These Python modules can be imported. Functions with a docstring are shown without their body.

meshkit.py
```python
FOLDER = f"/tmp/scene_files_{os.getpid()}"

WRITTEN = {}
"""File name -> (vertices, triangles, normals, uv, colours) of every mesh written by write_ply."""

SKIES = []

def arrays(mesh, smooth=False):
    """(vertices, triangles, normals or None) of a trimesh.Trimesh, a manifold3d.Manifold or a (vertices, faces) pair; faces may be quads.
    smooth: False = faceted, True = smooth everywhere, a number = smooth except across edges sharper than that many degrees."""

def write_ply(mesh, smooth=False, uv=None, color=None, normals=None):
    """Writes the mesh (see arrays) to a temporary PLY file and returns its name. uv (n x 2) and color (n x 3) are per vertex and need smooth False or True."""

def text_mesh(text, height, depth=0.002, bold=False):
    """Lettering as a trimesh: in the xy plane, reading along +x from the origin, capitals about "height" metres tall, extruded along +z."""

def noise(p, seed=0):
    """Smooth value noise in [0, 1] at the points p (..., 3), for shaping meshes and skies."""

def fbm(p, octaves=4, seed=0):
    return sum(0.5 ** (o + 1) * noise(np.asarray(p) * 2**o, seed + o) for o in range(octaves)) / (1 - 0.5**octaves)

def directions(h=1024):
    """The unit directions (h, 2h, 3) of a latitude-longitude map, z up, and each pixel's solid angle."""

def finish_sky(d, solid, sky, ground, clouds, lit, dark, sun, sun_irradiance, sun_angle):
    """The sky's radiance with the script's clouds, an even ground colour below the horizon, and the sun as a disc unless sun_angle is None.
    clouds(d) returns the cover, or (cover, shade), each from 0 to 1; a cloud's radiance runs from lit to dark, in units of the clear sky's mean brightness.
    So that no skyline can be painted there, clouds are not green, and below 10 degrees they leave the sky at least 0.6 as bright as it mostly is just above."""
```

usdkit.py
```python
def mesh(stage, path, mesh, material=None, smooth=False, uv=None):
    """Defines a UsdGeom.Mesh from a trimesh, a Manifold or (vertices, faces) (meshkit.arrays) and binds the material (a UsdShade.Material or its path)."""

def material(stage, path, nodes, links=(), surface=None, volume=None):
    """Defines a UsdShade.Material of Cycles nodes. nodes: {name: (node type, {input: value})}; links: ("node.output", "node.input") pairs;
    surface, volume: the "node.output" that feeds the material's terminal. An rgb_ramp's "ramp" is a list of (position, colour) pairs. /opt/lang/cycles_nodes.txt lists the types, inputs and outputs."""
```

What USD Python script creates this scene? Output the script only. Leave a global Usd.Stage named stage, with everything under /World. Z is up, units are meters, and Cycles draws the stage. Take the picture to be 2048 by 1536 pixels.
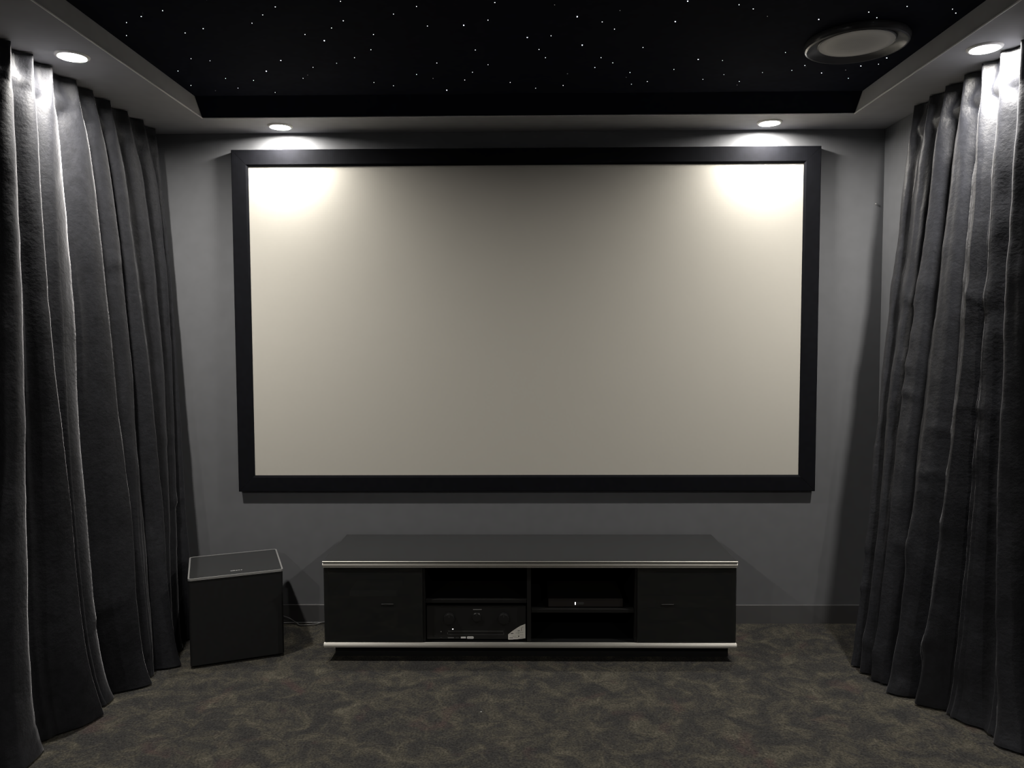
import math
import numpy as np
import trimesh
import manifold3d
from manifold3d import Manifold, CrossSection
from scipy.interpolate import PchipInterpolator
from shapely.geometry import Polygon
import usdkit
import meshkit
from pxr import Usd, UsdGeom, UsdShade, UsdLux, Gf, Sdf

stage = Usd.Stage.CreateInMemory()
UsdGeom.SetStageUpAxis(stage, 'Z')
UsdGeom.Xform.Define(stage, '/World')
UsdGeom.Scope.Define(stage, '/World/Looks')

# ------------------------------------------------------------------ camera, exposure, lights
CAM = UsdGeom.Camera.Define(stage, '/World/Camera')
CAM.CreateHorizontalApertureAttr(36.0)
CAM.CreateVerticalApertureAttr(27.0)
CAM.CreateFocalLengthAttr(27.068)
CAM.CreateClippingRangeAttr(Gf.Vec2f(0.05, 100.0))
_r = [[0.999901, 0.002668, 0.013817], [0.013643, 0.056718, -0.998297], [-0.003447, 0.998387, 0.056676]]   # columns right, up, back
_c = (-0.0123, -3.7723, 1.4059)
_m = Gf.Matrix4d(1.0)
for _k in range(3):
    _m.SetRow(_k, Gf.Vec4d(_r[0][_k], _r[1][_k], _r[2][_k], 0))
_m.SetRow(3, Gf.Vec4d(*_c, 1))
CAM.AddTransformOp().Set(_m)
CAM.CreateExposureAttr(0.0)
NEAR_LAMP, FAR_LAMP, REAR_LAMP = 1300.0, 520.0, 1200.0     # radiance of the lamps' lenses
WARM = (1.0, 0.955, 0.88)

# ------------------------------------------------------------------ helpers
_used = set()


def numbered(parent, name):
    p, k = f'{parent}/{name}', 0
    while p in _used:
        k += 1
        p = f'{parent}/{name}_{k:03d}'
    _used.add(p)
    return p


def tag(prim, label=None, cat=None, group=None, kind=None):
    for k, v in (('label', label), ('category', cat), ('group', group), ('kind', kind)):
        if v:
            prim.SetCustomDataByKey(k, v)
    return prim


def path_of(parent):
    return '/World' if parent is None else str(parent.GetPath())


def obj(name, mesh, mat, parent=None, smooth=False, label=None, cat=None, group=None, kind=None):
    p = numbered(path_of(parent), name)
    return tag(usdkit.mesh(stage, p, mesh, f'/World/Looks/{mat}', smooth=smooth).GetPrim(), label, cat, group, kind)


def thing(name, label, cat, loc=(0, 0, 0), rotz=0.0, group=None, kind=None):
    x = UsdGeom.Xform.Define(stage, numbered('/World', name))
    x.AddTranslateOp().Set(Gf.Vec3d(*map(float, loc)))
    x.AddRotateZOp().Set(float(rotz))
    return tag(x.GetPrim(), label, cat, group, kind)


def dup(root, loc, rotz, label):
    was = root.GetCustomData()
    r = thing(root.GetName().rstrip('0123456789').rstrip('_'), label, was['category'], loc, rotz, was.get('group'))
    r.GetReferences().AddInternalReference(root.GetPath())
    r.SetInstanceable(True)
    return r


def M(man):
    m = man.to_mesh()
    return trimesh.Trimesh(np.array(m.vert_properties[:, :3]), np.array(m.tri_verts), process=False)


def box(x0, x1, y0, y1, z0, z1, b=0.0):
    """A box between two corners, its edges chamfered by b."""
    lo, hi = np.minimum((x0, y0, z0), (x1, y1, z1)).astype(float), np.maximum((x0, y0, z0), (x1, y1, z1)).astype(float)
    b = min(b, 0.49 * float((hi - lo).min()))
    if b <= 0:
        return Manifold.cube(tuple(hi - lo)).translate(tuple(lo))
    pts = []
    for s in np.ndindex(2, 2, 2):
        c, d = np.where(s, hi, lo), np.where(s, -1, 1)
        for a in range(3):
            q = c + d * b
            q[a] = c[a]
            pts.append(q)
    return Manifold.hull_points(np.array(pts))


def join(*parts):
    return trimesh.util.concatenate([M(p) if isinstance(p, Manifold) else p for p in parts])


def lathe(profile, n=64, z_up=True):
    """Revolves (radius, z) pairs about z; open profile allowed."""
    pr = np.array(profile, float)
    a = np.linspace(0, 2 * np.pi, n, endpoint=False)
    v = np.stack([np.outer(np.cos(a), pr[:, 0]), np.outer(np.sin(a), pr[:, 0]), np.tile(pr[:, 1], (n, 1))], -1)
    k = len(pr)
    f = []
    for i in range(n):
        j = (i + 1) % n
        for q in range(k - 1):
            f += [(i * k + q, j * k + q, j * k + q + 1), (i * k + q, j * k + q + 1, i * k + q + 1)]
    m = trimesh.Trimesh(v.reshape(-1, 3), f, process=False)
    m.merge_vertices()
    m.update_faces(m.nondegenerate_faces())
    return m


def tube(points, r, n=8):
    """A round cable through the points."""
    p = np.array(points, float)
    t = np.linspace(0, 1, len(p))
    s = np.linspace(0, 1, 12 * (len(p) - 1) + 1)
    c = PchipInterpolator(t, p)(s)
    d = np.gradient(c, axis=0)
    d /= np.linalg.norm(d, axis=1)[:, None]
    up = np.array([0, 0, 1.0])
    a = np.cross(d, up)
    a /= np.maximum(np.linalg.norm(a, axis=1), 1e-6)[:, None]
    b = np.cross(a, d)
    th = np.linspace(0, 2 * np.pi, n, endpoint=False)
    v = c[:, None] + r * (np.cos(th)[None, :, None] * a[:, None] + np.sin(th)[None, :, None] * b[:, None])
    f = []
    for i in range(len(c) - 1):
        for j in range(n):
            k = (j + 1) % n
            f += [(i * n + j, i * n + k, (i + 1) * n + k), (i * n + j, (i + 1) * n + k, (i + 1) * n + j)]
    v = v.reshape(-1, 3)
    m0, m1 = len(v), len(v) + 1
    v = np.vstack([v, c[0], c[-1]])
    e = (len(c) - 1) * n
    for j in range(n):
        k = (j + 1) % n
        f += [(m0, k, j), (m1, e + j, e + k)]
    return trimesh.Trimesh(v, f, process=False)


def CS(loops):
    return CrossSection(loops, manifold3d.FillRule.EvenOdd)


# ------------------------------------------------------------------ materials
def mat(name, nodes, links=(), surface='p.BSDF'):
    return usdkit.material(stage, f'/World/Looks/{name}', nodes, links, surface=surface)


def plain(name, color, rough=0.6, **kw):
    return mat(name, {'p': ('principled_bsdf', {'base_color': color, 'roughness': rough, **kw})})


def grained(name, color, rough, scale, amount, bump, **kw):
    """A plain colour that varies a little, over a fine relief."""
    lo = tuple(c * (1 - amount) for c in color)
    hi = tuple(c * (1 + amount) for c in color)
    if bump <= 0:
        return mat(name, {
            'g': ('geometry', {}),
            'n': ('noise_texture', {'scale': scale, 'detail': 2.0}),
            'r': ('rgb_ramp', {'ramp': [(0.3, lo), (0.7, hi)]}),
            'p': ('principled_bsdf', {'roughness': rough, **kw}),
        }, [('g.position', 'n.vector'), ('n.fac', 'r.fac'), ('r.color', 'p.base_color')])
    return mat(name, {
        'g': ('geometry', {}),
        'n': ('noise_texture', {'scale': scale, 'detail': 4.0}),
        'f': ('noise_texture', {'scale': scale * 9, 'detail': 2.0}),
        'r': ('rgb_ramp', {'ramp': [(0.3, lo), (0.7, hi)]}),
        'b': ('bump', {'strength': 0.5, 'distance': bump}),
        'p': ('principled_bsdf', {'roughness': rough, **kw}),
    }, [('g.position', 'n.vector'), ('g.position', 'f.vector'), ('n.fac', 'r.fac'), ('r.color', 'p.base_color'), ('f.fac', 'b.height'), ('b.normal', 'p.normal')])


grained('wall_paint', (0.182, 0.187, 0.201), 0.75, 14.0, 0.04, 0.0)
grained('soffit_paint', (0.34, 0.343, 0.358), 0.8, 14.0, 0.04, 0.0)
plain('edge_bead', (0.80, 0.80, 0.80), 0.4)
grained('baseboard_paint', (0.115, 0.115, 0.12), 0.38, 10.0, 0.04, 0.0)
grained('star_fabric', (0.0085, 0.0098, 0.0170), 0.9, 30.0, 0.15, 0.0, specular_ior_level=0.04)
grained('velvet_border', (0.0062, 0.0066, 0.0092), 0.85, 40.0, 0.15, 0.0, specular_ior_level=0.12)
grained('screen_white', (0.67, 0.645, 0.585), 0.95, 90.0, 0.006, 0.0, specular_ior_level=0.15)
grained('matt_black', (0.0145, 0.015, 0.0158), 0.6, 60.0, 0.1, 0.0, specular_ior_level=0.3)
plain('gloss_black', (0.034, 0.035, 0.036), 0.12)
plain('satin_black', (0.0125, 0.0125, 0.013), 0.35)
plain('cabinet_black', (0.014, 0.0145, 0.015), 0.3)
plain('shelf_black', (0.012, 0.0118, 0.0116), 0.5, specular_ior_level=0.25)
plain('device_grey', (0.32, 0.32, 0.32), 0.5)
plain('box_brown_black', (0.012, 0.009, 0.0085), 0.5)
plain('pull_grey', (0.028, 0.028, 0.028), 0.5)
plain('paper_white', (0.90, 0.88, 0.82), 0.6)
plain('print_dark', (0.04, 0.04, 0.04), 0.6)
plain('print_grey', (0.42, 0.41, 0.38), 0.6)
plain('print_tan', (0.45, 0.38, 0.36), 0.6)
plain('mark_white', (0.85, 0.85, 0.84), 0.5)
plain('mark_grey', (0.22, 0.22, 0.22), 0.5)
plain('mark_dim', (0.055, 0.055, 0.055), 0.5)
plain('badge_metal', (0.62, 0.62, 0.62), 0.35, metallic=0.3)
plain('rim_grey', (0.50, 0.50, 0.50), 0.25, metallic=0.5)
plain('screw_steel', (0.75, 0.75, 0.75), 0.2, metallic=1.0)
plain('lamp_white', (0.82, 0.81, 0.78), 0.4)
plain('cable_black', (0.12, 0.12, 0.125), 0.3)
plain('ring_grey', (0.075, 0.075, 0.078), 0.22)
plain('lint_white', (0.8, 0.8, 0.78), 0.9)
mat('aluminium', {
    'g': ('geometry', {}),
    'm': ('mapping', {'scale': (3.0, 400.0, 900.0)}),
    'n': ('noise_texture', {'scale': 1.0, 'detail': 3.0}),
    'r': ('rgb_ramp', {'ramp': [(0.3, (0.66, 0.64, 0.60)), (0.7, (0.84, 0.82, 0.77))]}),
    't': ('tangent', {'direction_type': 'radial', 'axis': 'x'}),
    'p': ('principled_bsdf', {'metallic': 1.0, 'roughness': 0.58, 'anisotropic': 0.8}),
}, [('t.tangent', 'p.tangent'), ('g.position', 'm.vector'), ('m.vector', 'n.vector'), ('n.fac', 'r.fac'), ('r.color', 'p.base_color')])
mat('grille_cloth', {
    'g': ('geometry', {}),
    'v': ('voronoi_texture', {'scale': 420.0, 'randomness': 0.0}),
    'r': ('rgb_ramp', {'ramp': [(0.25, (0.25, 0.25, 0.25)), (0.55, (0.60, 0.59, 0.56))]}),
    'b': ('bump', {'strength': 0.5, 'distance': 0.0006}),
    'p': ('principled_bsdf', {'roughness': 0.6}),
}, [('g.position', 'v.vector'), ('v.distance', 'r.fac'), ('r.color', 'p.base_color'), ('v.distance', 'b.height'), ('b.normal', 'p.normal')])
mat('tinted_glass', {
    't': ('transparent_bsdf', {'color': (0.66, 0.67, 0.66)}),
    's': ('diffuse_bsdf', {'color': (0.048, 0.052, 0.052)}),
    'k': ('mix_closure', {'fac': 0.28}),
    'd': ('glossy_bsdf', {'color': (0.9, 0.9, 0.9), 'roughness': 0.04}),
    'f': ('fresnel', {'IOR': 1.5}),
    'x': ('mix_closure', {}),
}, [('f.fac', 'x.fac'), ('t.BSDF', 'k.closure1'), ('s.BSDF', 'k.closure2'), ('k.closure', 'x.closure1'), ('d.BSDF', 'x.closure2')], surface='x.closure')
mat('carpet', {
    'g': ('geometry', {}),
    'big': ('noise_texture', {'scale': 10.0, 'detail': 5.0, 'roughness': 0.70, 'distortion': 0.7}),
    'red': ('noise_texture', {'scale': 6.0, 'detail': 4.0, 'distortion': 0.6}),
    'off': ('mapping', {'location': (7.3, 2.1, 4.0)}),
    'pile': ('noise_texture', {'scale': 120.0, 'detail': 4.0, 'roughness': 0.75}),
    'r1': ('rgb_ramp', {'ramp': [(0.30, (0.038, 0.038, 0.039)), (0.46, (0.055, 0.053, 0.050)), (0.57, (0.083, 0.077, 0.063)), (0.72, (0.134, 0.124, 0.097))]}),
    'r2': ('rgb_ramp', {'ramp': [(0.60, (0.0, 0.0, 0.0)), (0.74, (1.0, 1.0, 1.0))]}),
    'mr': ('mix_color', {'b': (0.090, 0.060, 0.057)}),
    'hf': ('math', {'math_type': 'multiply', 'value2': 0.7}),
    'r3': ('rgb_ramp', {'ramp': [(0.28, (0.25, 0.25, 0.25)), (0.72, (1.8, 1.8, 1.8))]}),
    'mul': ('mix_color', {'blend_type': 'multiply', 'fac': 1.0, 'use_clamp': False}),
    'bump': ('bump', {'strength': 0.9, 'distance': 0.006}),
    'p': ('principled_bsdf', {'roughness': 0.95, 'specular_ior_level': 0.1}),
}, [('g.position', 'big.vector'), ('g.position', 'off.vector'), ('off.vector', 'red.vector'), ('g.position', 'pile.vector'), 
    ('big.fac', 'r1.fac'), ('red.fac', 'r2.fac'), ('r2.color', 'hf.value1'), ('hf.value', 'mr.fac'), ('r1.color', 'mr.a'), ('pile.fac', 'r3.fac'),
    ('mr.result', 'mul.a'), ('r3.color', 'mul.b'), ('mul.result', 'p.base_color'), ('pile.fac', 'bump.height'), ('bump.normal', 'p.normal')])


def velvet(name, color, sheen, rough, srough, spec):
    mat(name, {
        'g': ('geometry', {}),
        'n': ('noise_texture', {'scale': 26.0, 'detail': 4.0, 'roughness': 0.65, 'distortion': 0.5}),
        'r': ('rgb_ramp', {'ramp': [(0.3, tuple(c * 0.75 for c in color)), (0.7, tuple(c * 1.3 for c in color))]}),
        'f': ('noise_texture', {'scale': 60.0, 'detail': 3.0, 'roughness': 0.6}),
        'b': ('bump', {'strength': 0.35, 'distance': 0.004}),
        'p': ('principled_bsdf', {'roughness': rough, 'sheen_weight': sheen, 'sheen_roughness': srough, 'sheen_tint': (0.9, 0.9, 0.95), 'specular_ior_level': spec}),
    }, [('g.position', 'n.vector'), ('g.position', 'f.vector'), ('n.fac', 'r.fac'), ('r.color', 'p.base_color'), ('f.fac', 'b.height'), ('b.normal', 'p.normal')])


velvet('velvet', (0.0165, 0.0172, 0.0208), 0.30, 0.6, 0.3, 0.2)
velvet('velvet_sheen', (0.0175, 0.0185, 0.0235), 0.10, 0.46, 0.4, 0.42)


def glow(name, color, strength):
    mat(name, {'e': ('emission', {'color': color, 'strength': strength})}, surface='e.emission')


glow('lens_near', WARM, NEAR_LAMP)
glow('lens_far', WARM, FAR_LAMP)
glow('lens_rear', WARM, REAR_LAMP)
glow('star_plain', (0.92, 0.95, 1.0), 3.5)
glow('star_bright', (0.80, 0.83, 1.0), 6.0)
glow('star_dim', (0.95, 0.92, 0.9), 0.6)
glow('indicator', (1.0, 1.0, 1.0), 1.6)
glow('indicator_dim', (1.0, 0.95, 0.9), 0.35)

# ------------------------------------------------------------------ the room (screen wall at y = 0, floor at z = 0)
XL, XR, YF, H = -1.80, 1.726, -4.7, 2.41           # side walls, wall behind the camera, soffit height
SL, SR, SY, ZT, YT = -1.4546, 1.4715, -0.256, 2.4845, -0.333   # soffit edges, star panel height, where the panel's sloped edge starts
obj('floor', M(box(XL - 0.1, XR + 0.1, YF - 0.1, 0.1, -0.1, 0.0)), 'carpet', kind='structure', label='dark mottled grey and olive carpet covering the whole floor')
obj('wall_back', M(box(XL - 0.1, XR + 0.1, 0.0, 0.1, 0.0, 2.7)), 'wall_paint', kind='structure', label='charcoal painted wall behind the projection screen')
obj('wall_left', M(box(XL - 0.1, XL, YF, 0.0, 0.0, 2.7)), 'wall_paint', kind='structure', label='charcoal wall behind the left curtain')
obj('wall_right', M(box(XR, XR + 0.1, YF, 0.0, 0.0, 2.7)), 'wall_paint', kind='structure', label='charcoal wall behind the right curtain')
base_prof = CS([[(0.0, 0.0), (-0.014, 0.0), (-0.014, 0.0915), (-0.013, 0.0925), (0.0, 0.0925)]])
bb = M(base_prof.extrude(XR - XL - 0.002))
bb.vertices = np.stack([XL + 0.001 + bb.vertices[:, 2], bb.vertices[:, 0], bb.vertices[:, 1]], 1)
bb.fix_normals()
obj('baseboard_back', bb, 'baseboard_paint', kind='structure', label='dark grey baseboard along the foot of the screen wall')

LAMPS_FAR = [(-1.144, -0.121), (1.135, -0.125)]
LAMPS_NEAR = [(-1.593, -1.025), (1.588, -1.027)]
LAMPS_REAR = [(-1.593, -4.3), (1.588, -4.3)]
holes = [Manifold.cylinder(0.2, 0.0475, 0.0475, 48).translate((x, y, H - 0.05)) for x, y in LAMPS_FAR + LAMPS_NEAR + LAMPS_REAR]
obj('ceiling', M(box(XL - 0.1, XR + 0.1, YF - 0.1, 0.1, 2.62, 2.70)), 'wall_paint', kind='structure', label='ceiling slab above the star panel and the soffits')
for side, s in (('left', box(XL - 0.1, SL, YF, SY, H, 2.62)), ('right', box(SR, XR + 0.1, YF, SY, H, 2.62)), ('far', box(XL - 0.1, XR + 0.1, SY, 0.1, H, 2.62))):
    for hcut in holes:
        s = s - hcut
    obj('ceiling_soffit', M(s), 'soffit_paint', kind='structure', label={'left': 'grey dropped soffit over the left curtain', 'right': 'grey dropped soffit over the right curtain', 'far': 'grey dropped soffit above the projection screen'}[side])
obj('trim_1', M(box(SL - 0.0005, SL + 0.0035, YF, SY, H - 0.0025, H + 0.003, 0.0008)), 'edge_bead', kind='structure', label='thin pale edge bead along the left soffit')
obj('trim_2', M(box(SR - 0.0035, SR + 0.0005, YF, SY, H - 0.0025, H + 0.003, 0.0008)), 'edge_bead', kind='structure', label='thin pale edge bead along the right soffit')
obj('trim_3', M(box(SL, SR, SY - 0.003, SY + 0.001, H - 0.0015, H + 0.003, 0.0008)), 'edge_bead', kind='structure', label='thin pale edge bead along the soffit above the screen')

# ------------------------------------------------------------------ star panel with fibre-optic points
STARS = [(-1.184, -1.21, 1), (-1.276, -1.166, 1), (-1.35, -1.119, 1), (-1.407, -1.009, 1), (-1.19, -1.028, 1), (-1.112, -1.063, 1), (-1.007, -1.288, 1), (-1.275, -0.783, 1), (-1.212, -0.76, 1), (-1.385, -0.651, 1), (-1.408, -0.478, 1), (-1.229, -0.559, 1), (-1.223, -0.438, 1), (-1.332, -0.407, 0), (-0.588, -1.267, 1), (-0.808, -1.231, 1), (-0.869, -1.171, 1), (-0.928, -1.105, 1), (-0.614, -1.118, 1), (-0.668, -1.059, 1), (-0.776, -1.005, 1), (-0.535, -1.0, 1), (-0.722, -0.948, 2), (-0.572, -0.858, 1), (-0.939, -0.757, 2), (-0.65, -0.779, 1), (-0.732, -0.722, 1), (-0.836, -0.68, 1), (-1.034, -0.641, 2), (-0.882, -0.591, 0), (-0.911, -0.554, 1), (-1.123, -0.533, 1), (-0.631, -0.495, 1), (-1.083, -0.378, 1), (-0.352, -1.224, 1), (-0.436, -1.167, 1), (-0.098, -1.247, 1), (-0.336, -1.068, 1), (-0.211, -1.072, 2), (-0.126, -1.112, 1), (0.008, -0.961, 2), (-0.185, -0.846, 1), (-0.343, -0.715, 1), (-0.144, -0.692, 1), (-0.439, -0.588, 1), (-0.211, -0.609, 1), (-0.378, -0.539, 0), (-0.249, -0.517, 1), (-0.061, -0.481, 1), (-0.556, -0.453, 1), (-0.336, -0.39, 2), (0.094, -1.226, 0), (0.31, -1.178, 0), (0.173, -1.134, 2), (0.261, -1.09, 1), (0.31, -1.027, 1), (0.092, -0.974, 1), (0.209, -0.885, 2), (0.435, -0.858, 1), (0.052, -0.847, 1), (0.078, -0.762, 1), (0.291, -0.757, 1), (0.342, -0.702, 1), (0.277, -0.65, 1), (0.173, -0.582, 0), (0.424, -0.59, 1), (0.417, -0.534, 0), (0.595, -0.622, 1), (0.512, -0.48, 1), (0.45, -0.448, 1), (0.163, -0.439, 1), (0.047, -0.406, 1), (0.509, -1.087, 2), (0.517, -1.245, 2), (0.689, -1.214, 1), (0.744, -1.182, 1), (0.809, -1.122, 0), (0.905, -1.247, 1), (0.99, -1.094, 2), (0.667, -0.731, 2), (0.764, -0.717, 1), (0.98, -0.794, 1), (1.104, -0.653, 1), (1.071, -0.601, 1), (0.961, -0.577, 1), (0.811, -0.556, 1), (1.203, -0.567, 2), (0.738, -0.503, 1), (0.897, -0.473, 1), (0.901, -0.426, 0), (1.134, -1.148, 1), (1.181, -1.103, 1), (1.239, -1.19, 1), (1.399, -1.165, 1), (1.427, -1.134, 1), (1.389, -0.73, 2), (1.328, -0.644, 2), (1.389, -0.662, 1), (1.287, -0.598, 0), (1.339, -0.5, 1), (1.116, -1.243, 1)]
stars = thing('fibre_optic_starfield', 'black recessed ceiling panel dotted with tiny white fibre-optic stars', 'star ceiling', (0, 0, ZT), kind='thing')
obj('backing_panel', M(box(SL + 0.001, SR - 0.001, YF, YT - 0.0002, 0.0, 0.05)), 'star_fabric', stars)
edge = CS([[(YT, 0.0), (SY - 0.0005, H - ZT + 0.001), (SY - 0.0005, 0.05), (YT, 0.05)]]).extrude(SR - SL - 0.002)
em = M(edge)
em.vertices = np.stack([SL + 0.001 + em.vertices[:, 2], em.vertices[:, 0], em.vertices[:, 1]], 1)
em.fix_normals()
obj('sloped_edge', em, 'star_fabric', stars)
for x, y, k in STARS:
    r = (0.0013, 0.0016, 0.0022)[k]
    d = trimesh.creation.icosphere(0, r)
    d.apply_translation((x, y, -0.3 * r))
    obj('star_light', d, ('star_dim', 'star_plain', 'star_bright')[k], stars)

# ------------------------------------------------------------------ ceiling speaker in the star panel
spk = thing('ceiling_speaker', 'round grey in-ceiling speaker with a wide dished rim among the stars', 'speaker', (1.197, -0.908, ZT))
obj('mounting_rim', lathe([(0.150, 0.0), (0.176, 0.0), (0.179, -0.006), (0.178, -0.016), (0.174, -0.024), (0.168, -0.027), (0.164, -0.0255)], 96), 'ring_grey', spk, smooth=35)
obj('dished_ring', lathe([(0.1645, -0.026), (0.158, -0.021), (0.146, -0.013), (0.134, -0.008), (0.130, -0.0065)], 96), 'ring_grey', spk, smooth=35)
obj('grille_lip', lathe([(0.131, -0.006), (0.1315, -0.0115), (0.129, -0.0135), (0.1265, -0.012)], 96), 'ring_grey', spk, smooth=40)
obj('grille', lathe([(0.1285, -0.010), (0.1275, -0.0135), (0.10, -0.0145), (0.05, -0.0152), (0.0, -0.0155)], 96), 'grille_cloth', spk, smooth=30)

# ------------------------------------------------------------------ downlights


def downlight(loc, lens, label, group):
    t = thing('downlight', label, 'ceiling light', loc, 0, group)
    obj('bezel', lathe([(0.0455, 0.0), (0.0445, -0.004), (0.047, -0.0065), (0.052, -0.006), (0.0565, -0.0025), (0.0575, 0.0)], 48), 'lamp_white', t, smooth=30)
    obj('housing', lathe([(0.0455, 0.0), (0.0455, 0.05), (0.0, 0.05)], 48), 'lamp_white', t, smooth=30)
    obj('lens', lathe([(0.0445, -0.0005), (0.0, -0.0015)], 12), lens, t)
    return t


GRP = 'recessed downlights in the soffit'
downlight((*LAMPS_FAR[0], H), 'lens_far', 'lit round downlight above the left corner of the projection screen', GRP)
downlight((*LAMPS_FAR[1], H), 'lens_far', 'lit round downlight above the right corner of the projection screen', GRP)
downlight((*LAMPS_NEAR[0], H), 'lens_near', 'lit round downlight beside the top of the left curtain', GRP)
downlight((*LAMPS_NEAR[1], H), 'lens_near', 'lit round downlight beside the top of the right curtain', GRP)
if REAR_LAMP > 0:
    downlight((*LAMPS_REAR[0], H), 'lens_rear', 'downlight at the rear of the room over the left curtain', GRP)
    downlight((*LAMPS_REAR[1], H), 'lens_rear', 'downlight at the rear of the room over the right curtain', GRP)

# ------------------------------------------------------------------ projection screen
SW, SH, FW, ZC = 1.33, 1.33 * 9 / 16, 0.080, 1.495
scr = thing('projection_screen', 'large white fixed-frame projection screen with a black velvet border', 'projection screen', (0, 0, ZC))
obj('screen_fabric', M(box(-SW - 0.02, SW + 0.02, -0.031, -0.024, -SH - 0.02, SH + 0.02)), 'screen_white', scr)


def frame_bar(a, b, hor):
    """One mitred bar of the border, its inner face bevelled; a, b: half sizes of the opening."""
    fw, t, c = FW, 0.040, 0.010
    # cross-section (outwards from the opening, depth)
    prof = [(0.0, 0.0315), (0.0, 0.034), (c, t), (fw - 0.003, t), (fw, t - 0.003), (fw, 0.0), (0.03, 0.0), (0.03, 0.0225), (0.012, 0.0315)]
    v, f = [], []
    for side in (-1, 1):
        for o, d in prof:
            along, out = side * (a + o), b + o
            v.append((along, -d, out))
    n = len(prof)
    poly = Polygon(prof)
    tri_v, tri_f = trimesh.creation.triangulate_polygon(poly, engine='earcut')
    idx = [int(np.argmin(np.linalg.norm(np.array(prof) - p, axis=1))) for p in tri_v]
    for q in tri_f:
        q = [idx[k] for k in q]
        f += [(q[0], q[1], q[2]), (n + q[2], n + q[1], n + q[0])]
    for i in range(n):
        j = (i + 1) % n
        f += [(i, j, n + j), (i, n + j, n + i)]
    v = np.array(v, float)
    if not hor:
        v = v[:, [2, 1, 0]]
    m = trimesh.Trimesh(v, f, process=False)
    m.fix_normals()
    return m


G = 0.0004
top_bar, side_bar = frame_bar(SW - G, SH, True), frame_bar(SH - G, SW, False)
for mesh, ax in ((top_bar, 2), (side_bar, 0)):
    for s in (1, -1):
        k = mesh.copy()
        if s < 0:
            k.vertices[:, ax] *= -1
            k.invert()
        obj('frame_bar', k, 'velvet_border', scr)

# ------------------------------------------------------------------ curtains
ZS = np.array([0, .35, .7, 1.05, 1.4, 1.75, 2.1, 2.4])
LEFT = [
    ([-1.345, -1.335, -1.30, -1.26, -1.232, -1.21, -1.19, -1.177], 1.71, 1.665, 1.0),
    ([-0.972, -1.045, -1.046, -1.063, -1.080, -1.075, -1.068, -1.060], 1.71, 1.596, 1.0),
    ([-0.890, -0.960, -0.975, -0.978, -0.968, -0.963, -0.955, -0.941], 1.715, 1.64, 0.8),
    ([-0.711, -0.740, -0.704, -0.710, -0.714, -0.720, -0.743, -0.792], 1.715, 1.547, 1.0),
    ([-0.640, -0.630, -0.600, -0.574, -0.550, -0.558, -0.588, -0.670], 1.72, 1.57, 0.7),
    ([-0.530, -0.512, -0.465, -0.452, -0.444, -0.450, -0.475, -0.540], 1.72, 1.515, 1.0),
    ([-0.450, -0.405, -0.345, -0.295, -0.249, -0.253, -0.290, -0.390], 1.725, 1.56, 0.9),
    ([-0.370, -0.310, -0.245, -0.182, -0.140, -0.125, -0.150, -0.250], 1.725, 1.583, 0.9),
    ([-0.190, -0.180, -0.155, -0.120, -0.090, -0.075, -0.080, -0.115], 1.735, 1.572, 0.6),
]
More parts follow.
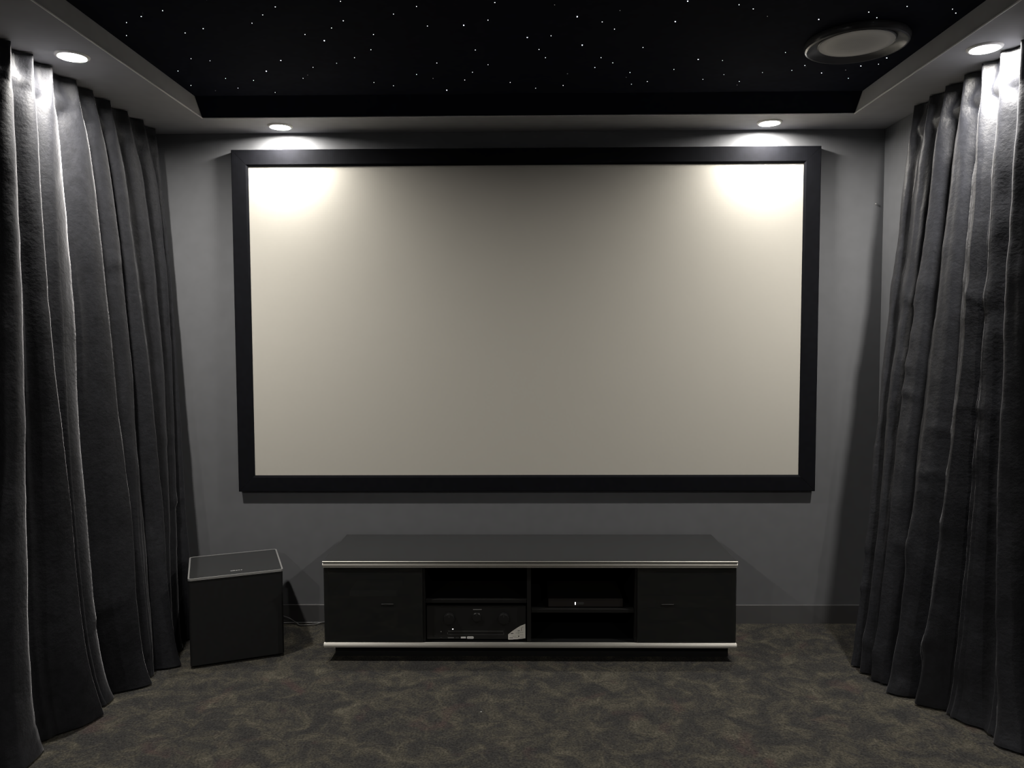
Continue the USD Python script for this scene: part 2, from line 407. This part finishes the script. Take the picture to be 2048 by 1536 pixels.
RIGHT = [
    ([-1.180, -1.120, -1.095, -1.085, -1.080, -1.085, -1.100, -1.110], 1.66, 1.640, 1.0),
    ([-0.985, -1.000, -1.003, -1.000, -0.990, -0.992, -0.998, -1.000], 1.66, 1.600, 0.5),
    ([-0.873, -0.905, -0.915, -0.925, -0.928, -0.921, -0.908, -0.890], 1.66, 1.499, 1.0),
    ([-0.775, -0.760, -0.765, -0.756, -0.742, -0.731, -0.740, -0.770], 1.665, 1.447, 0.9),
    ([-0.660, -0.643, -0.616, -0.588, -0.583, -0.582, -0.595, -0.640], 1.665, 1.415, 1.0),
    ([-0.585, -0.570, -0.540, -0.495, -0.478, -0.470, -0.470, -0.510], 1.67, 1.405, 0.6),
    ([-0.515, -0.483, -0.450, -0.410, -0.374, -0.350, -0.350, -0.385], 1.67, 1.399, 0.8),
]


def curtain(name, side, ridges, xt_max, mat_name, seed, crumple, creases, label):
    rng = np.random.default_rng(seed)
    near = []
    y = [v for v in ridges[0][0]]
    for k in range(14):                                    # the folds go on towards the camera's side of the room
        y = [v - 0.118 - 0.02 * rng.random() - (0.012 if i < 3 else 0) * rng.random() for i, v in enumerate(y)]
        near.append((list(y), ridges[0][1], ridges[0][2] + 0.02 + 0.03 * rng.random(), 0.7 + 0.3 * rng.random()))
    R = near[::-1] + list(ridges)
    zt = H - 0.006
    zs = np.unique(np.concatenate([np.linspace(0.008, 2.27, 120), np.linspace(2.27, zt, 26)]))
    ry = np.array([PchipInterpolator(ZS, np.array(r[0]))(np.minimum(zs, 2.4)) for r in R])
    t = np.clip((2.4 - zs) / 2.4, 0, 1)
    rx = np.array([r[1] + (r[2] - r[1]) * t ** 1.25 for r in R])
    per = 24
    Y, X = [], []
    depth = 0.055 + 0.030 * t
    pin = np.exp(-((zs - 2.305) / 0.035) ** 2)            # where the pleats are stitched
    head = np.clip((zs - 2.30) / 0.05, 0, 1)
    kk = (0.85 if side < 0 else 0.62) + 5.0 * pin + 3.2 * head
    depth = depth * (1 - 0.45 * pin - 0.15 * head)
    free = np.clip((2.24 - zs) / 0.25, 0, 1)
    for i in range(len(R) - 1):
        phi = rng.uniform(0, 2 * np.pi)
        wave = free * (0.10 + 0.34 * PchipInterpolator(np.linspace(0, 2.45, 6), rng.random(6))(zs))
        for s in np.arange(per) / per:
            s = s - 0.09 * np.sin(4 * np.pi * s) / 1.3
            a = (1 - s) * R[i][3] + s * R[i + 1][3]
            c = (0.5 + 0.5 * np.cos(2 * np.pi * s)) ** kk
            lean = 0.13 * np.sin(2 * np.pi * s) * (1 - head)
            Y.append(ry[i] + (ry[i + 1] - ry[i]) * np.clip(s + lean * (0.6 if side < 0 else -0.2), -0.05, 1.05))
            base = (1 - s) * rx[i] + s * rx[i + 1]
            X.append(base + depth * (a * (1 - c) - wave * np.sin(np.pi * s) ** 2 * (0.5 + 0.5 * np.cos(6 * np.pi * s + phi))))
    Y.append(ry[-1]); X.append(rx[-1])
    for s in np.linspace(0.1, 1, 6):                       # the free edge turns back towards the wall
        Y.append(ry[-1] + 0.022 * np.sin(s * np.pi / 2)); X.append(rx[-1] + 0.05 * s)
    Y, X = np.array(Y), np.array(X)                        # (along, height)
    Z = np.tile(zs, (len(Y), 1))
    along = np.cumsum(np.concatenate([[0], np.hypot(np.diff(Y[:, 60]), np.diff(X[:, 60]))]))[:, None] + 0 * Z
    P = np.stack([along * 5.0, Z * 1.6, 0 * Z + seed], -1)
    Q = np.stack([along * 13.0, Z * 8.0, 0 * Z + seed], -1)
    calm = np.clip((2.36 - Z) / 0.15, 0, 1)
    X = X + calm * (0.018 * (meshkit.fbm(P, 3, seed) - 0.5) + crumple * (meshkit.fbm(Q, 3, seed + 3) - 0.5))
    Y = Y + calm * 0.6 * crumple * (meshkit.fbm(Q + 31.7, 3, seed + 9) - 0.5)
    # creases where the cloth buckles: (distance from the screen wall, height, slant, half length, half width, how far it stands out)
    for cy, cz, an, hl, hw, am in creases:
        a, b = (Y + cy) * np.cos(an) + (Z - cz) * np.sin(an), -(Y + cy) * np.sin(an) + (Z - cz) * np.cos(an)
        X = X - 0.55 * am * np.exp(-(a / hl) ** 2) * np.where(b > 0, np.exp(-(b / hw) ** 2), np.exp(-(b / (0.35 * hw)) ** 2))
    hang = Z.copy()
    # the heavy hem breaks on the carpet
    X = X - 0.02 * np.exp(-Z / 0.06) * (meshkit.fbm(P * 1.3 + 5, 2, seed + 4) > 0.45)
    X = np.minimum(X, xt_max)
    front = np.stack([side * X, Y, hang], -1)
    na, nz = Y.shape
    du, dv = np.gradient(front, axis=0), np.gradient(front, axis=1)
    nrm = np.cross(du, dv)
    nrm /= np.maximum(np.linalg.norm(nrm, axis=-1, keepdims=True), 1e-9)
    if (nrm[..., 0] * -side).mean() < 0:
        nrm = -nrm
    back = front - 0.0025 * nrm
    zi = int(np.searchsorted(zs, 2.305))
    t_ = thing(name, label, 'curtain')

    def sheet(j0, j1):
        idx = np.arange(na * (j1 - j0)).reshape(na, j1 - j0)
        v = np.vstack([front[:, j0:j1].reshape(-1, 3), back[:, j0:j1].reshape(-1, 3)])
        n, nf = j1 - j0, na * (j1 - j0)
        a, b, c, d = idx[:-1, :-1].ravel(), idx[1:, :-1].ravel(), idx[1:, 1:].ravel(), idx[:-1, 1:].ravel()
        f = np.vstack([np.stack([a, b, c], 1), np.stack([a, c, d], 1), np.stack([a, c, b], 1) + nf, np.stack([a, d, c], 1) + nf])
        for e in (idx[:, 0], idx[:, -1][::-1], idx[0][::-1], idx[-1]):
            p, q = e[:-1], e[1:]
            f = np.vstack([f, np.stack([p, p + nf, q], 1), np.stack([q, p + nf, q + nf], 1)])
        if side > 0:
            f = f[:, ::-1]
        m = trimesh.Trimesh(v, f, process=False)
        fn = m.face_normals[:len(a)]
        if (fn[:, 0] * -side).mean() < 0:
            m.invert()
        return m

    obj('drape', sheet(0, zi + 1), mat_name, t_, smooth=70)
    obj('pleated_heading', sheet(zi, nz), mat_name, t_, smooth=70)
    return t_


curtain('velvet_curtain', -1, LEFT, 1.79, 'velvet', 11, 0.006, [(0.25, 0.95, 0.1, 0.05, 0.04, 0.012), (0.24, 0.66, -0.05, 0.06, 0.04, 0.014), (0.60, 1.72, 0.3, 0.05, 0.05, 0.010), (0.85, 0.35, 0.3, 0.07, 0.05, 0.012)], 'dark grey pinch-pleated velvet curtain along the wall next to the subwoofer')
curtain('velvet_curtain', 1, RIGHT, 1.718, 'velvet_sheen', 23, 0.013, [(0.46, 0.50, -0.1, 0.08, 0.06, 0.014), (0.70, 0.56, 0.5, 0.05, 0.08, 0.035), (0.50, 0.34, -0.7, 0.06, 0.03, 0.010), (0.52, 1.56, 0.35, 0.06, 0.05, 0.020), (0.95, 1.55, 0.9, 0.05, 0.06, 0.022), (0.55, 1.30, 0.3, 0.07, 0.03, 0.012), (0.60, 1.18, 0.15, 0.07, 0.03, 0.012), (0.83, 1.05, 0.2, 0.06, 0.03, 0.012), (0.80, 0.88, -0.2, 0.06, 0.03, 0.012), (0.88, 0.70, 0.1, 0.06, 0.03, 0.010), (0.86, 0.22, -0.9, 0.09, 0.06, 0.030), (0.62, 0.12, 0.4, 0.08, 0.05, 0.016), (0.97, 1.15, 0.1, 0.05, 0.03, 0.010)], 'crumpled dark grey pinch-pleated velvet curtain on the ceiling speaker side of the room')

# ------------------------------------------------------------------ media cabinet
CX0, CX1, CYF, CYB = -0.8865, 0.9155, -0.470, -0.022
cab = thing('media_cabinet', 'long low black gloss media cabinet with aluminium edge strips under the screen', 'cabinet')
obj('top_panel', M(box(CX0 + 0.002, CX1 - 0.002, -0.484, CYB, 0.4405, 0.449, 0.001)), 'gloss_black', cab)
obj('carcass_top', M(box(CX0 + 0.004, CX1 - 0.004, CYF, CYB, 0.420, 0.4400)), 'cabinet_black', cab)
obj('carcass_bottom', M(box(CX0 + 0.004, CX1 - 0.004, CYF, CYB, 0.066, 0.084)), 'cabinet_black', cab)
for x in (CX0 + 0.004, CX1 - 0.022):
    obj('side_panel', M(box(x, x + 0.018, CYF, CYB, 0.0842, 0.4198, 0.0008)), 'cabinet_black', cab)
obj('back_panel', M(box(CX0 + 0.023, CX1 - 0.023, CYB - 0.010, CYB, 0.0842, 0.4198)), 'matt_black', cab)
DIV = (-0.4507, 0.0129, 0.4833)
for x in DIV:
    obj('divider', M(box(x - 0.009, x + 0.009, CYF + 0.003, CYB - 0.0102, 0.0842, 0.4198, 0.0008)), 'shelf_black', cab)
xs = [CX0 + 0.022] + list(DIV) + [CX1 - 0.022]
SHZ = {0: (0.262, 0.278), 1: (0.256, 0.272), 2: (0.213, 0.229), 3: (0.262, 0.278)}
for k in range(4):
    a = xs[k] + (0.0 if k == 0 else 0.0092)
    b = xs[k + 1] - (0.0 if k == 3 else 0.0092)
    obj('shelf', M(box(a + 0.0002, b - 0.0002, CYF + (0.012 if k in (1, 2) else 0.05), CYB - 0.0105, *SHZ[k], 0.001)), 'shelf_black', cab)

def strip(x0, x1, za, zb):
    """A drawn aluminium strip whose front is slightly rounded."""
    zm, hz = (za + zb) / 2, (zb - za) / 2
    arc = [(-0.4835 - 0.0028 * math.cos(q * math.pi / 2), zm + hz * q) for q in np.linspace(-1, 1, 13)]
    m = M(Manifold.extrude(CS([arc + [(-0.470, zb), (-0.470, za)]]), x1 - x0))
    m.vertices = np.stack([x0 + m.vertices[:, 2], m.vertices[:, 0], m.vertices[:, 1]], 1)
    m.fix_normals()
    return m


# aluminium edge strips: a thin lip of the top, the main strip, the lip under it, and the bottom strip
obj('edge_strip', M(box(CX0, CX1, -0.489, -0.4842, 0.4455, 0.4500, 0.0008)), 'aluminium', cab, label='thin upper lip of brushed aluminium')
obj('edge_strip', strip(CX0 + 0.0005, CX1 - 0.0005, 0.4262, 0.4400), 'aluminium', cab, smooth=25, label='wide brushed aluminium strip under the top')
obj('edge_strip', M(box(CX0 + 0.002, CX1 - 0.002, -0.483, -0.470, 0.4205, 0.4236, 0.0008)), 'aluminium', cab, label='thin aluminium lip above the doors')
obj('edge_strip', strip(CX0 + 0.001, CX1 - 0.001, 0.0665, 0.0858), 'aluminium', cab, smooth=25, label='wide brushed aluminium strip along the bottom')
for a, b, hx in ((CX0 + 0.003, DIV[0] - 0.001, -0.606), (DIV[2] + 0.001, CX1 - 0.003, 0.615)):
    d = obj('door', M(box(a, b, -0.4765, -0.4715, 0.0875, 0.4192, 0.001)), 'tinted_glass', cab, label='dark tinted glass door')
    obj('handle', M(box(hx - 0.027, hx + 0.027, -0.4795, -0.4765, 0.2555, 0.2590, 0.001)), 'pull_grey', d)
obj('plinth', M(box(CX0 + 0.035, CX1 - 0.02, -0.415, -0.08, 0.0, 0.0658)), 'matt_black', cab)

# what stands in it
t = thing('set_top_box', 'flat grey box on the shelf behind the left glass door', 'media device', (-0.672, -0.375, 0.2782))
obj('casing', M(box(-0.105, 0.105, -0.075, 0.075, 0.004, 0.030, 0.003)), 'device_grey', t)
for sx in (-0.08, 0.08):
    for sy in (-0.055, 0.055):
        obj('foot', M(Manifold.cylinder(0.0045, 0.008, 0.008, 16).translate((sx, sy, 0))), 'matt_black', t)
t = thing('disc_player', 'slim brown-black box with a small white light on the right middle shelf', 'media device', (0.262, -0.29, 0.2292))
obj('casing', M(box(-0.165, 0.165, -0.150, 0.150, 0.003, 0.041, 0.002)), 'box_brown_black', t)
obj('indicator', M(box(-0.0475, -0.0425, -0.1512, -0.1500, 0.013, 0.026, 0.0008)), 'indicator', t, label='small white indicator light')
obj('display', M(box(-0.040, -0.008, -0.1508, -0.1500, 0.014, 0.025)), 'print_dark', t)
for sx in (-0.13, 0.13):
    for sy in (-0.11, 0.11):
        obj('foot', M(Manifold.cylinder(0.0035, 0.01, 0.01, 16).translate((sx, sy, 0))), 'matt_black', t)

RX0, RX1, RYF = -0.4385, 0.0005, -0.452
rc = thing('av_receiver', 'black hi-fi receiver with three dials and a white sticker in the cabinet', 'receiver', (0, 0, 0.0842))
z0 = -0.0842
obj('chassis', M(box(RX0 + 0.003, RX1 - 0.003, -0.44, -0.075, 0.008, 0.154, 0.003)), 'matt_black', rc)
obj('front_panel', M(box(RX0, RX1, RYF, -0.4402, 0.0065, 0.1585, 0.002)), 'satin_black', rc)
for sx in (-0.39, -0.05):
    for sy in (-0.40, -0.12):
        obj('foot', M(Manifold.cylinder(0.0079, 0.018, 0.018, 20).translate((sx, sy, 0))), 'matt_black', rc)


def dial(x, z, r, depth):
    m = lathe([(0.0, depth), (r * 0.86, depth), (r * 0.95, depth - 0.0015), (r, depth - 0.005), (r * 1.03, 0.0)], 40)
    v = m.vertices.copy()
    m.vertices = np.stack([x + v[:, 0], RYF - v[:, 2], z + z0 + v[:, 1]], 1)
    m.fix_normals()
    return m


def front(x0, x1, za, zb, d=0.0008, b=0.0):
    return M(box(x0, x1, RYF - d, RYF, za + z0, zb + z0, b))


for x, z, r, dp in ((-0.337, 0.186, 0.0245, 0.018), (-0.098, 0.186, 0.0245, 0.018), (-0.217, 0.190, 0.021, 0.006)):
    k = obj('dial', dial(x, z, r, dp), 'satin_black', rc, smooth=35)
    obj('pointer', M(box(x - 0.001, x + 0.001, RYF - dp - 0.0006, RYF - dp, z + z0 + r * 0.35, z + z0 + r * 0.8)), 'mark_dim', k)
obj('badge', front(-0.233, -0.195, 0.2225, 0.2262, 0.001, 0.0004), 'mark_grey', rc, label='thin grey badge')
obj('power_light', front(-0.3255, -0.3195, 0.1350, 0.1392, 0.001, 0.0006), 'indicator', rc, label='white power light')
obj('button', front(-0.377, -0.372, 0.1235, 0.1280, 0.002, 0.0008), 'mark_grey', rc)
obj('button', front(-0.378, -0.370, 0.0975, 0.0990, 0.002, 0.0006), 'mark_dim', rc)
obj('flap', join(front(-0.344, -0.100, 0.1255, 0.1295), front(-0.3465, -0.0985, 0.1110, 0.1132), front(-0.3475, -0.3440, 0.1110, 0.1215), front(-0.1005, -0.0970, 0.1110, 0.1215)), 'mark_dim', rc, label='long flap outlined in grey')
obj('logo', front(-0.345, -0.318, 0.0965, 0.0995), 'mark_grey', rc)
obj('logo', front(-0.3105, -0.2955, 0.0955, 0.1010), 'mark_dim', rc)
lg = obj('logo', front(-0.2875, -0.2655, 0.0953, 0.1035), 'mark_white', rc, label='white logo block')
pill = M(Manifold.extrude(CrossSection.square((0.0225, 0.0035), True).offset(0.0035, manifold3d.JoinType.Round, 2.0, 24), 0.0008))
pill.vertices = np.stack([-0.2458 + pill.vertices[:, 0], RYF - 0.0008 + pill.vertices[:, 2], 0.0990 + z0 + pill.vertices[:, 1]], 1)
pill.fix_normals()
lg = obj('logo', pill, 'mark_white', rc, label='white rounded logo')
obj('logo_print', join(front(-0.2560, -0.2536, 0.0978, 0.1000, 0.0012), front(-0.2385, -0.2361, 0.0978, 0.1000, 0.0012), front(-0.2536, -0.2385, 0.0985, 0.0992, 0.0012)), 'print_grey', lg)
# the quarter-round sticker with its lines of fine print
K = 1.005
sp = np.array([(-0.0790, 0.0905), (-0.0600, 0.0908), (-0.0400, 0.0922), (-0.0220, 0.0941), (-0.0030, 0.0968), (-0.0030, 0.1607), (-0.0250, 0.1521), (-0.0448, 0.1398), (-0.0634, 0.1268), (-0.0790, 0.1136)])
sm = M(Manifold.extrude(CS([[tuple(q) for q in sp]]), 0.0009))
sm.vertices = np.stack([sm.vertices[:, 0], RYF - sm.vertices[:, 2], sm.vertices[:, 1] + z0], 1)
sm.fix_normals()
st = obj('sticker', sm, 'paper_white', rc, label='white quarter-round sticker with fine print')


def prints(rows, m):
    for a, b, c, d in rows:
        obj('fine_print', front(a, b, c, d, 0.0013), m, st)


prints([(-0.0680, -0.0560, 0.1168, 0.1196), (-0.0740, -0.0575, 0.0972, 0.0992), (-0.0355, -0.0300, 0.1037, 0.1075), (-0.0365, -0.0275, 0.1300, 0.1322)], 'print_dark')
prints([(-0.0455, -0.0300, 0.1195, 0.1212), (-0.0285, -0.0120, 0.1225, 0.1240), (-0.0280, -0.0120, 0.1112, 0.1126), (-0.0260, -0.0120, 0.1040, 0.1052),
        (-0.0530, -0.0330, 0.0985, 0.0998), (-0.0260, -0.0120, 0.0990, 0.1002), (-0.0600, -0.0420, 0.1050, 0.1062), (-0.0220, -0.0120, 0.1452, 0.1464)], 'print_grey')
prints([(-0.0225, -0.0195, 0.1300, 0.1430)], 'print_tan')

# ------------------------------------------------------------------ subwoofer
ANG = math.degrees(math.atan2(0.149, 0.363))
sub = thing('subwoofer', 'black cube subwoofer with a glossy grey-rimmed top beside the left curtain', 'subwoofer', (-1.2595, -0.4925, 0.0), ANG)
W2, D2, HT = 0.196, 0.365, 0.395


def rounded(w2, d, r, z0, z1):
    return Manifold.extrude(CrossSection.square((2 * (w2 - r), d - 2 * r), True).offset(r, manifold3d.JoinType.Round, 2.0, 24), z1 - z0).translate((0, d / 2, z0))


obj('cabinet_body', M(rounded(W2 - 0.002, D2 - 0.004, 0.010, 0.014, HT - 0.010).translate((0, 0.002, 0))), 'matt_black', sub, smooth=30)
rim = rounded(W2, D2, 0.014, HT - 0.0100, HT - 0.001) - rounded(W2 - 0.0065, D2 - 0.013, 0.009, HT - 0.02, HT + 0.02).translate((0, 0.0065, 0))
obj('top_rim', M(rim), 'rim_grey', sub, smooth=30, label='thin satin grey rim')
obj('top_panel', M(rounded(W2 - 0.0067, D2 - 0.0134, 0.009, HT - 0.0099, HT - 0.002).translate((0, 0.0067, 0))), 'gloss_black', sub, smooth=30)
for sx in (-0.16, 0.16):
    for sy in (0.035, 0.33):
        obj('foot', M(Manifold.cylinder(0.0141, 0.016, 0.018, 20).translate((sx, sy, 0))), 'matt_black', sub)
ca, sa = math.cos(math.radians(ANG)), math.sin(math.radians(ANG))


def tosub(x, y):
    dx, dy = x + 1.2595, y + 0.4925
    return dx * ca + dy * sa, -dx * sa + dy * ca


bx, by = tosub(-1.282, -0.4335)
badge = join(box(bx - 0.0245, bx - 0.005, by - 0.003, by + 0.003, HT - 0.002, HT - 0.0008), box(bx - 0.003, bx + 0.006, by - 0.003, by + 0.003, HT - 0.002, HT - 0.0008),
             box(bx + 0.009, bx + 0.0145, by - 0.003, by + 0.003, HT - 0.002, HT - 0.0008), box(bx + 0.0185, bx + 0.0245, by - 0.003, by + 0.003, HT - 0.002, HT - 0.0008))
obj('badge', badge, 'badge_metal', sub, label='small silver badge on the top')

# ------------------------------------------------------------------ small things
obj('signal_cable', tube([(-1.305, -0.100, 0.11), (-1.25, -0.066, 0.075), (-1.205, -0.050, 0.050), (-1.17, -0.045, 0.034), (-1.14, -0.040, 0.012), (-1.11, -0.060, 0.005), (-1.055, -0.052, 0.006), (-1.000, -0.032, 0.012), (-0.90, -0.016, 0.03)], 0.0028), 'cable_black', smooth=True,
    label='thin black cable dropping behind the subwoofer and looping over the carpet', cat='cable')
obj('power_cable', tube([(-1.30, -0.090, 0.006), (-1.21, -0.032, 0.005), (-1.15, -0.026, 0.005), (-1.09, -0.027, 0.0055), (-1.0, -0.022, 0.005), (-0.88, -0.019, 0.005)], 0.0034), 'cable_black', smooth=True,
    label='black cable lying straight along the baseboard from the subwoofer to the cabinet', cat='cable')
sc = thing('wall_screw', 'tiny shiny screw in the wall right of the screen', 'screw', (1.691, 0.0, 2.055))
hd = lathe([(0.0, 0.0052), (0.003, 0.0047), (0.0048, 0.0028), (0.0052, 0.0), (0.0, 0.0)], 24)
hd.vertices = np.stack([hd.vertices[:, 0], -hd.vertices[:, 2], hd.vertices[:, 1]], 1)
hd.fix_normals()
obj('head', hd, 'screw_steel', sc, smooth=30)
ln = trimesh.creation.icosphere(1, 0.0024)
ln.apply_scale((1.3, 0.9, 0.6))
ln.apply_translation((-0.173, -0.932, 0.0012))
obj('lint_speck', ln, 'lint_white', smooth=True, label='tiny white speck of lint on the carpet in front of the cabinet', cat='lint')
